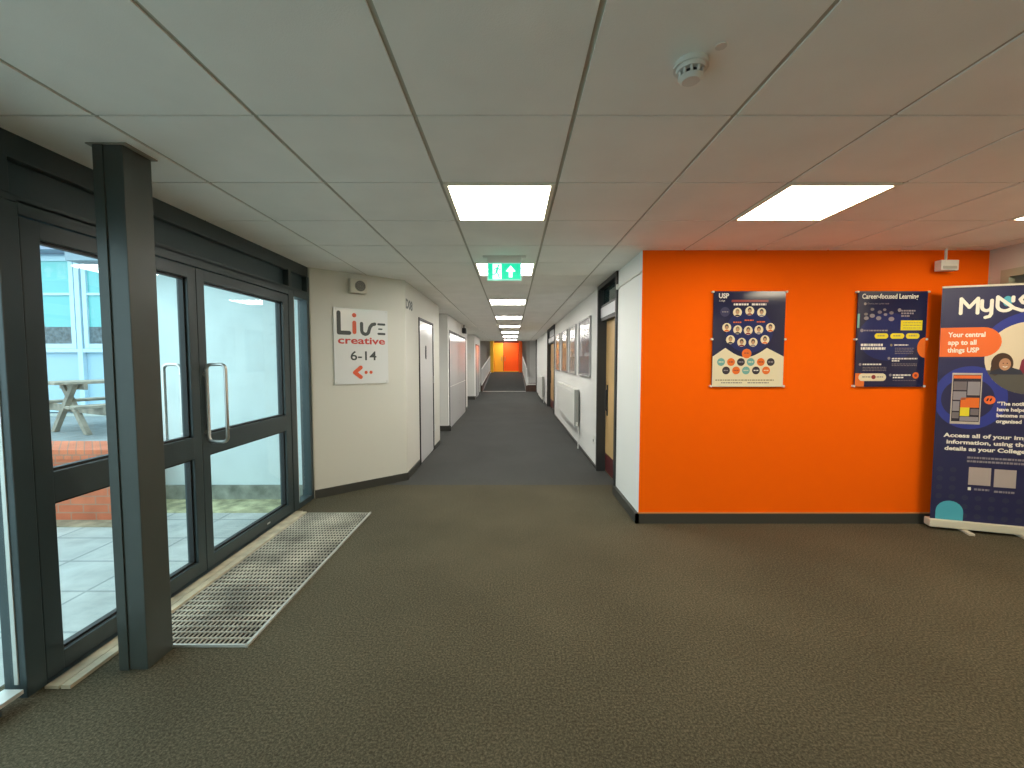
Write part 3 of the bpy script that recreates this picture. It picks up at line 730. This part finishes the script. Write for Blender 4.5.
# ------------------------------------------------------------------ roll-up banner
BW = .80
bn = thing('rollup_banner', 'navy roll-up banner with orange heading pill and app photo, standing before the orange wall', 'banner', (3.495, 3.49, 0), math.radians(-18))
MB().box(-.015, BW+.015, -.035, .05, .022, .085, mat('banner_cassette', (.66, .62, .50, 1), .35), .010).build('cassette', bn)
for u in (.22, .58):
    m = MB(); m.box(u-.02, u+.02, -.11, .12, .001, .02, mat('banner_foot', (.60, .56, .45, 1), .35), .006); m.build('foot', bn)
m = MB(); m.box(0, BW, -.008, .004, 1.985, 2.0, mat('banner_rail', (.75, .70, .58, 1), .35), .003); m.build('top_rail', bn)
m = MB(); m.cyl((BW/2, .02, .07), (BW/2, .012, 1.985), .009, M_STEEL, 12); m.build('pole', bn)
BN = mat('banner_navy', (.022, .024, .085, 1), .45); BB = mat('banner_blue', (.03, .045, .28, 1), .45); BO = mat('banner_orange', (.80, .15, .03, 1), .45)
BWt = mat('banner_white', (.85, .82, .74, 1), .45); BC = mat('banner_cream', (.72, .62, .46, 1), .45); BT = mat('banner_teal', (.08, .42, .55, 1), .45); BD = mat('banner_dot', (.034, .038, .085, 1), .45)
MB().box(.001, BW-.001, -.0015, 0, .07, 1.985, BN).build('fabric', bn)
m = MB(); y = .0022; e = .0004
def circ_clip(u, v, r_, rv, lay, mt, n=40):
    m.poly([(min(BW-.003, max(.003, u+r_*math.cos(2*math.pi*k/n))), v+rv*math.sin(2*math.pi*k/n)) for k in range(n)], y+lay*e, mt)
circ_clip(.62, 1.52, .34, .27, 0, BB)
circ_clip(.215, 1.10, .235, .255, 0, BB); circ_clip(.20, 1.09, .17, .17, 1, BN)
circ_clip(.57, 1.42, .28, .285, 1, BC)
m.build('background_shapes', bn); m = MB()
# photo of two people inside the circle
m.poly([(.57+.28*math.cos(math.radians(t)), 1.42+.285*math.sin(math.radians(t))) if .57+.28*math.cos(math.radians(t)) < BW-.003 else (BW-.003, 1.42+.285*math.sin(math.radians(t))) for t in range(200, 341, 7)], y+2*e, mat('photo_grey', (.10, .095, .085, 1), .45))
m.disc(0.400, 1.375, .068, y+3*e, HR, rv=.085); m.disc(0.360, 1.33, .03, y+3.2*e, HR, rv=.05)
m.poly([(.325, 1.29), (.53, 1.29), (.515, 1.325), (.46, 1.345), (.39, 1.34), (.335, 1.315)], y+4*e, mat('photo_jacket', (.03, .035, .06, 1), .5))
m.disc(0.417, 1.37, .036, y+5*e, SK, rv=.048); m.disc(0.406, 1.378, .0045, y+6*e, HR); m.disc(0.430, 1.378, .0045, y+6*e, HR); m.stroke([(.406, 1.352), (.418, 1.347), (.430, 1.352)], .006, y+6*e, WH)
m.poly([(.50, 1.30), (.72, 1.30), (.71, 1.44), (.57, 1.46), (.515, 1.40)], y+3.4*e, mat('photo_magenta', (.22, .02, .05, 1), .5)); m.disc(0.600, 1.50, .045, y+3.6*e, SK, rv=.06); m.disc(0.600, 1.535, .05, y+3.8*e, HR, rv=.04)
m.build('photo', bn); m = MB()
# heading
W_ = .024
m.stroke([(.125, 1.778), (.125, 1.895), (.178, 1.825), (.230, 1.895), (.230, 1.778)], W_, y+e, BWt)
m.stroke([(.255, 1.875), (.255, 1.83)]+[(.285+.03*math.cos(math.radians(t)), 1.83+.035*math.sin(math.radians(t))) for t in range(200, 341, 20)]+[(.315, 1.83)], W_, y+e, BWt)
m.stroke([(.315, 1.875), (.315, 1.77), (.305, 1.750), (.280, 1.742)], W_, y+e*2, BWt)
m.disc(.410, 1.865, .028, y+e*.5, BT, rv=.040)
m.stroke([(.350, 1.90), (.350, 1.83)]+[(.395+.045*math.cos(math.radians(t)), 1.83+.04*math.sin(math.radians(t))) for t in range(200, 331, 20)], W_, y+e, BWt)
m.stroke([(.350, 1.90), (.40, 1.855), (.45, 1.81), (.50, 1.788), (.54, 1.80), (.545, 1.83), (.50, 1.85), (.485, 1.875), (.505, 1.90), (.545, 1.90)], W_, y+e*2, BWt)
m.stroke([(.443, 1.895), (.443, 1.865)], W_, y+e, BWt)
m.stroke([(.59, 1.778), (.59, 1.895), (.63, 1.895), (.65, 1.87), (.65, 1.855), (.63, 1.83), (.59, 1.83)], W_, y+e, BWt)
m.build('title_lettering', bn); m = MB()
m.pill(.003, .390, 1.43, 1.665, y+3*e, BO, left=False)
for k, t in enumerate(('Your central', 'app to all', 'things USP')): m.text(t, .054, .055, 1.59-.062*k, y+4*e, BWt, width=(.235, .18, .20)[k], bold=.0016)
m.build('heading_pill', bn); m = MB()
# phone
m.rect(.095, .285, .885, 1.30, y+2*e, mat('phone_edge', (.50, .45, .40, 1), .4)); m.rect(.102, .278, .905, 1.285, y+3*e, PD)
m.rect(.104, .276, 1.255, 1.28, y+4*e, BO)
for (u0, u1, v0, v1, mt) in ((.106, .19, 1.16, 1.23, LG), (.196, .274, 1.12, 1.23, GT), (.106, .19, 1.08, 1.15, GT), (.106, .15, .99, 1.07, GT), (.156, .274, 1.02, 1.10, PO), (.156, .215, .95, 1.02, YE), (.222, .274, .96, 1.01, LG), (.106, .15, .93, .98, LG), (.156, .274, .91, .945, GT)):
    m.rect(u0, u1, v0, v1, y+4*e, mt)
m.build('phone_picture', bn); m = MB()
m.disc(.338, 1.085, .036, y+3*e, BO, rv=.034); m.stroke([(.328, 1.095), (.322, 1.08)], .010, y+4*e, PD); m.stroke([(.348, 1.095), (.342, 1.08)], .010, y+4*e, PD)
for k, t in enumerate(('\u201cThe notifications', 'have helped me', 'become more', 'organised')): m.text(t, .040, .385, 1.045-.047*k, y+2*e, BWt, bold=.0016)
for k, t in enumerate(('Access all of your important', 'information, using the same', 'details as your College device')): m.text(t, .045, .40, .775-.054*k, y+2*e, BWt, 'CENTER', bold=.0016, width=(.68, .64, .66)[k]) 
bars(m, .22, .60, .605, .016, y+2*e, GT, 140); bars(m, .22, .62, .575, .016, y+2*e, GT, 141)
m.build('text_block', bn); m = MB()
m.rect(.235, .375, .39, .535, y+2*e, mat('banner_code_blank', (.45, .38, .36, 1), .5)); m.rect(.395, .53, .385, .53, y+2*e, MATS['banner_code_blank'])
m.rect(.235, .255, .345, .37, y+2*e, BWt); bars(m, .275, .37, .347, .016, y+2*e, GT, 142); bars(m, .40, .53, .34, .016, y+2*e, GT, 143)
m.build('blank_squares', bn); m = MB()
for i in range(9):
    for j in range(6): 
        u = .05+.085*i; v = .13+.075*j
        if (u < .21 and v < .26) or (u > .21 and v > .31): continue
        m.disc(u, v, .022, y+e, BD, n=16)
m.poly([(.035, .086), (.215, .086), (.215, .13)]+[(.125+.09*math.cos(math.radians(t)), .155+.09*math.sin(math.radians(t))) for t in range(0, 181, 15)]+[(.035, .13)], y+2*e, BT)
m.build('dot_pattern', bn)

# ------------------------------------------------------------------ far end: ramp, balustrades, doors
RY0, RY1, RZ = 19.25, 26.6, .66
m = MB(); m.add([(-1.32, RY0, 0), (.62, RY0, 0), (.62, RY1, RZ), (-1.32, RY1, RZ), (-1.32, 31, RZ), (.62, 31, RZ)], [(0, 1, 2, 3), (3, 2, 5, 4)], M_CORR)
m.box(-2.6, -1.32, RY0, 31, -.1, 0, M_CORR); m.box(.62, 2.2, RY0, 31, -.1, 0, M_CORR); m.box(-1.32, .62, RY1, 31, -.1, RZ-.002, M_CORR)
struct(m, 'floor', 'dark grey carpeted ramp rising at the corridor end', 'ramp')
struct(box1(-1.32, .62, RY0-.07, RY0, -.01, .012, mat('nosing_white', (.62, .62, .58, 1), .5)), 'trim_4', 'white nosing strip at the foot of the ramp', 'trim')
GB = mat('grey_panels', (.60, .59, .56, 1), .6); BR = mat('dark_brickwork', (.10, .055, .04, 1), .8, noise=(9, .3))
m = MB(); m.box(-2.5, -2.3, 17.9, 31, 0, 3.4, M_WHITE); m.box(-2.3, -1.85, 17.7, 17.9, 0, 3.4, M_WHITE)
for k in range(6): m.box(-2.3, -1.9, 20+k*1.1, 20.08+k*1.1, 0, 2.8, GB)
m.box(-2.3, -1.37, RY1+.5, RY1+.7, 0, 3.4, GB)
struct(m, 'wall_hall_left', 'grey panelled wall left of the ramp', 'wall')
m = MB(); m.box(1.9, 2.1, 18.75, 31, 0, 3.4, M_WHITE); m.box(RX, 1.9, 18.75, 18.95, 0, 3.4, M_WHITE)
m.box(.88, 1.9, 21.2, 21.4, .0, 3.0, M_WHITE); m.box(.74, .88, 21.22, 21.38, 0, 3.0, GB)
m.box(.66, 1.9, RY1+.5, RY1+.7, 0, 3.4, GB)
struct(m, 'wall_hall_right', 'grey and white wall right of the ramp', 'wall')
struct(box1(RX-.04, RX+.02, 18.7, 18.78, 0, CEIL, M_DARK), 'trim_5', 'dark vertical strip at the far end of the right wall', 'trim')
struct(box1(-2.5, 2.1, END-.02, END+.1, CEIL-.01, 3.4, M_WHITE), 'wall_bulkhead', 'white bulkhead above the corridor end', 'wall')
struct(box1(-2.5, 2.1, END, 31, 2.80, 3.0, mat('hall_ceiling', (.62, .62, .58, 1), .9)), 'ceiling', 'plain ceiling over the ramp', 'ceiling')
EO = mat('end_orange', (.95, .14, .004, 1), .5); EY = mat('end_yellow', (.90, .55, .04, 1), .5)
m = MB(); m.box(-1.4, .8, 28.2, 28.4, 0, 3, EO); m.box(-1.4, .8, 28.1, 28.2, 2.58, 2.8, mat('end_lintel', (.10, .02, .012, 1), .6)); 
m.box(-1.36, -1.17, RY1, 28.2, RZ, 2.8, EY); m.box(.44, .62, RY1, 28.2, RZ, 2.8, EO)
struct(m, 'wall_end', 'orange and yellow end wall of the corridor', 'wall')
dr = thing('door_8', 'yellow door leaf at the far end of the corridor', 'door', (-.86, 28.2, RZ), kind='structure'); 
MB().box(-.30, .28, -.05, -.01, 0, 1.90, EY, .004).build('leaf', dr); MB().cyl((.18, -.1, .7), (.18, -.1, 1.0), .02, M_STEEL).cyl((.18, -.05, .72), (.18, -.1, .72), .012, M_STEEL).build('handle', dr)
dr = thing('door_9', 'orange door leaf at the far end of the corridor', 'door', (-.08, 28.2, RZ), kind='structure'); 
MB().box(-.47, .47, -.05, -.01, 0, 1.90, EO, .004).build('leaf', dr); MB().cyl((-.38, -.1, .7), (-.38, -.1, 1.0), .02, M_STEEL).cyl((-.38, -.05, .72), (-.38, -.1, .72), .012, M_STEEL).build('handle', dr)
struct(box1(-.58, -.555, 28.12, 28.2, RZ, 2.6, M_DARK), 'trim_6', 'dark joint between the yellow and orange end doors', 'trim')
struct(box1(-1.17, .44, 28.0, 28.19, RZ, RZ+.05, EY), 'trim_7', 'yellow sill below the end doors', 'trim')
WM = mat('balustrade_white', (.74, .74, .72, 1), .45)
def slope_rail(name, x, label):
    r = thing(name, label, 'balustrade', (x, RY0, 0), group=None)
    L_ = RY1-RY0; s_ = RZ/L_
    def z(y): return s_*y
    m = MB(); m.tube([(0, .02, z(0)+1.0), (0, L_, z(L_)+.98)], .03, WM); m.build('handrail', r)
    m = MB(); m.tube([(0, .02, z(0)+.28), (0, L_, z(L_)+.12)], .02, WM)
    for k in range(28): yy = .04+(L_-.08)*k/27; m.cyl((0, yy, z(yy)+.28-.16*yy/L_), (0, yy, z(yy)+.98), .011, WM, 6)
    m.build('balusters', r)
    for yy in (.03, L_/3, 2*L_/3, L_-.03): MB().box(-.025, .025, yy-.025, yy+.025, 0, z(yy)+1.0, WM).build('post', r)
    m = MB(); m.add([(-.035, 0, 0), (.035, 0, 0), (.035, L_, 0), (-.035, L_, 0), (-.035, 0, .27), (.035, 0, .27), (.035, L_, RZ+.12), (-.035, L_, RZ+.12)],
                    [(0, 3, 2, 1), (4, 5, 6, 7), (0, 1, 5, 4), (1, 2, 6, 5), (2, 3, 7, 6), (3, 0, 4, 7)], BR); m.build('plinth', r)
slope_rail('ramp_balustrade', -1.38, 'white balustrade on dark plinth along the left side of the ramp')
slope_rail('ramp_balustrade', .67, 'white balustrade along the right side of the ramp')
m = MB(); m.box(.70, 1.9, RY0-.05, 21.2, 0, .29, BR)
struct(m, 'wall_plinth', 'low dark brick platform right of the ramp', 'platform')
m = box1(-1.85, -1.42, 18.2, 18.9, 0, .29, BR)
struct(m, 'wall_plinth', 'low dark brick plinth left of the ramp', 'platform')
gd = thing('platform_guard', 'short white mesh guard on the low brick platform right of the ramp', 'guard rail', (.70, RY0, .29))
m = MB(); m.tube([(.03, 0, .34), (.42, 0, .34)], .02, WM); m.tube([(.03, 0, .02), (.42, 0, .02)], .015, WM)
for k in range(14): m.box(.03+.03*k-.004, .03+.03*k+.004, -.005, .005, .01, .34, WM)
for k in range(8): m.box(.03, .42, -.004, .004, .04+.04*k-.003, .04+.04*k+.003, WM)
m.build('mesh_panel', gd); MB().box(.0, .04, -.02, .02, 0, .36, WM).build('post', gd); MB().box(.42, .46, -.02, .02, 0, .36, WM).build('post', gd)
# unseen lamps added over the ramp to brighten the far end
for k, (lx, ly) in enumerate(((-.37, 22.0), (-.37, 24.8), (-.37, 27.4))):
    o = copy_tree(lc); o.location = (lx, ly, 2.80-.013); o['label'] = ('unseen square ceiling light added over the middle of the far ramp', 'unseen square ceiling light added over the top of the far ramp', 'unseen square ceiling light added to brighten the end, right before the far end doors')[k]

# ------------------------------------------------------------------ outside the entrance
PV = brick_mat('paving_slabs', (.46, .49, .48, 1), (.51, .53, .52, 1), (.30, .33, .33, 1), .52, .40, .010, axis='xy', off=0.0)
GRN = mat('mossy_strip', (.42, .41, .25, 1), .95, noise=(9, .45), bump=(40, .6)); DIRT = mat('dirt_strip', (.30, .25, .17, 1), .95, noise=(9, .35), bump=(30, .5))
ZG = -.04
m = MB(); m.box(-20+2.66, GX-.06+2.66, -8-2.18, 12-2.18, -.3, ZG, PV); o = struct(m, 'ground', 'pale grey paving slabs of the courtyard', 'paving'); o.location = (-2.66, 2.18, 0)
struct(MB().box(-3.95, GX-.07, 3.95, 4.33, ZG, ZG+.012, GRN), 'ground', 'mossy grass strip at the foot of the rendered wall', 'grass strip')
XW = mat('pale_render', (.62, .72, .72, 1), .85, noise=(3, .06), bump=(30, .2))
m = MB(); m.box(-4.0, -2.06, 4.34, 4.6, -.1, 2.6, XW)
struct(m, 'wall_outside', 'pale blue white rendered outside wall seen through the doors', 'outside wall')
struct(MB().box(-4.01, -2.07, 4.31, 4.345, ZG, .115, mat('stone_plinth', (.24, .26, .22, 1), .9, noise=(7, .45), bump=(20, .8))), 'baseboard_outside', 'dark weathered plinth of the outside wall', 'plinth')
struct(MB().box(-4.2, -2.05, 4.05, 4.7, 2.34, 2.46, mat('soffit', (.25, .33, .40, 1), .7)), 'trim_8', 'blue grey soffit above the outside wall', 'soffit')
RB = brick_mat('red_brick', (.52, .13, .06, 1), (.60, .17, .08, 1), (.38, .20, .13, 1), .225, .075, .006)
bw_ = thing('brick_wall', 'low red brick retaining wall in the courtyard seen through the near door', 'brick wall', (-4.5, 3.95, ZG))
o = MB().box(-6.9+4.5, -3.58+4.5, -.20, .20, 0, .58, RB).build('brickwork', bw_)
o = MB().box(-6.92+4.5, -3.56+4.5, -.21, .22, .56, .645, brick_mat('coping_brick', (.66, .19, .09, 1), (.60, .16, .08, 1), (.36, .18, .12, 1), .075, .3, .006)).build('coping', bw_)
struct(MB().box(-6.9, -3.4, 3.60, 3.75, ZG, ZG+.01, DIRT), 'ground', 'tan dirt strip at the foot of the brick wall', 'dirt')
m = MB(); m.box(-20, -4.3, 4.15, 9.2, ZG, .30, mat('terrace_asphalt', (.25, .28, .29, 1), .9, noise=(6, .15)))
m.box(-20, -4.3, 4.15, 4.55, .30, .306, mat('terrace_edge', (.42, .44, .40, 1), .9, noise=(8, .2))); m.box(-20, -4.3, 8.35, 8.75, .30, .306, MATS['terrace_edge'])
struct(m, 'ground', 'raised grey terrace behind the brick wall', 'terrace')
# building across the courtyard
bl = thing('building', 'pale blue clad building with large windows across the courtyard', 'building', (-10, 8.9, .3))
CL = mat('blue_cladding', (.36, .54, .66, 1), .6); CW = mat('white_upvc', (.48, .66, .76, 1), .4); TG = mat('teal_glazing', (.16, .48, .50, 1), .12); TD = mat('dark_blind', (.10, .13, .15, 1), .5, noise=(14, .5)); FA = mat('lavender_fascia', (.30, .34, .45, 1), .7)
MB().box(-8, 4.5, .05, 3, 0, 3.7, CL).build('wall', bl)
MB().box(-8.2, 4.8, -.35, 3.2, 3.30, 3.5, FA).box(-8.2, 4.8, -.5, 3.2, 3.5, 3.72, CL).build('roof_edge', bl)
for k, u0 in enumerate((-3.25, -1.80, -.35, 1.10, 2.55)):
    u1 = u0+1.28
    m = MB(); f_ = .09
    for a, b in ((u0, u0+f_), (u1-f_, u1)): m.box(a, b, -.02, .06, 1.35, 3.25, CW)
    for a, b in ((1.35, 1.45), (2.45, 2.50), (3.15, 3.25)): m.box(u0+f_, u1-f_, -.015, .055, a, b, CW)
    w_ = m.build('window_frame', bl)
    MB().box(u0+f_, u1-f_, .02, .05, 1.45, 3.15, TG).build('pane', w_)
    MB().box(u0+f_, u1-f_, .012, .02, 1.45, 1.80, TD).build('blind', w_)
m = MB()
for u in (-1.87, -.42, 1.015, 2.47): m.box(u-.05, u+.05, -.035, .05, 0, 3.3, CW)
m.box(-8, 4.5, -.03, .05, 1.27, 1.345, CW); m.box(-8, 4.5, -.02, .05, .02, .10, CW)
m.build('mullion', bl)
# picnic table
PT = mat('weathered_timber', (.30, .27, .22, 1), .85, noise=(8, .3), bump=(20, .4))
pt = thing('picnic_table', 'weathered timber picnic table on the terrace seen through the near door', 'picnic table', (-6.42, 6.95, .306), math.radians(-24))
m = MB()
for k in range(5): m.box(-.37+.15*k, -.37+.15*k+.135, -.9, .9, .745, .785, PT, .006)
m.build('table_top', pt)
for s_ in (-1, 1):
    m = MB(); m.box(s_*.62, s_*.62+.13*s_, -.9, .9, .42, .46, PT, .006); m.box(s_*.77, s_*.77+.13*s_, -.9, .9, .42, .46, PT, .006); m.build('bench_seat', pt)
for yy in (-.62, .62):
    for s_ in (-1, 1):
        m = MB(); a = Vector((s_*.42, 0)); b = Vector((-s_*.26, .745)); t = .055; yy += s_*.032
        vs = [(a.x-t, yy-.03, 0), (a.x+t, yy-.03, 0), (b.x+t, yy-.03, b.y), (b.x-t, yy-.03, b.y), (a.x-t, yy+.03, 0), (a.x+t, yy+.03, 0), (b.x+t, yy+.03, b.y), (b.x-t, yy+.03, b.y)]
        yy -= s_*.032
        m.add(vs, [(0, 1, 2, 3), (7, 6, 5, 4), (0, 4, 5, 1), (1, 5, 6, 2), (2, 6, 7, 3), (3, 7, 4, 0)], PT); m.build('leg', pt)
    MB().box(-.90, .90, yy+.03, yy+.075, .31, .42, PT, .004).build('cross_beam', pt)
    MB().box(-.38, .38, yy+.03, yy+.075, .66, .745, PT, .004).build('cross_beam', pt)
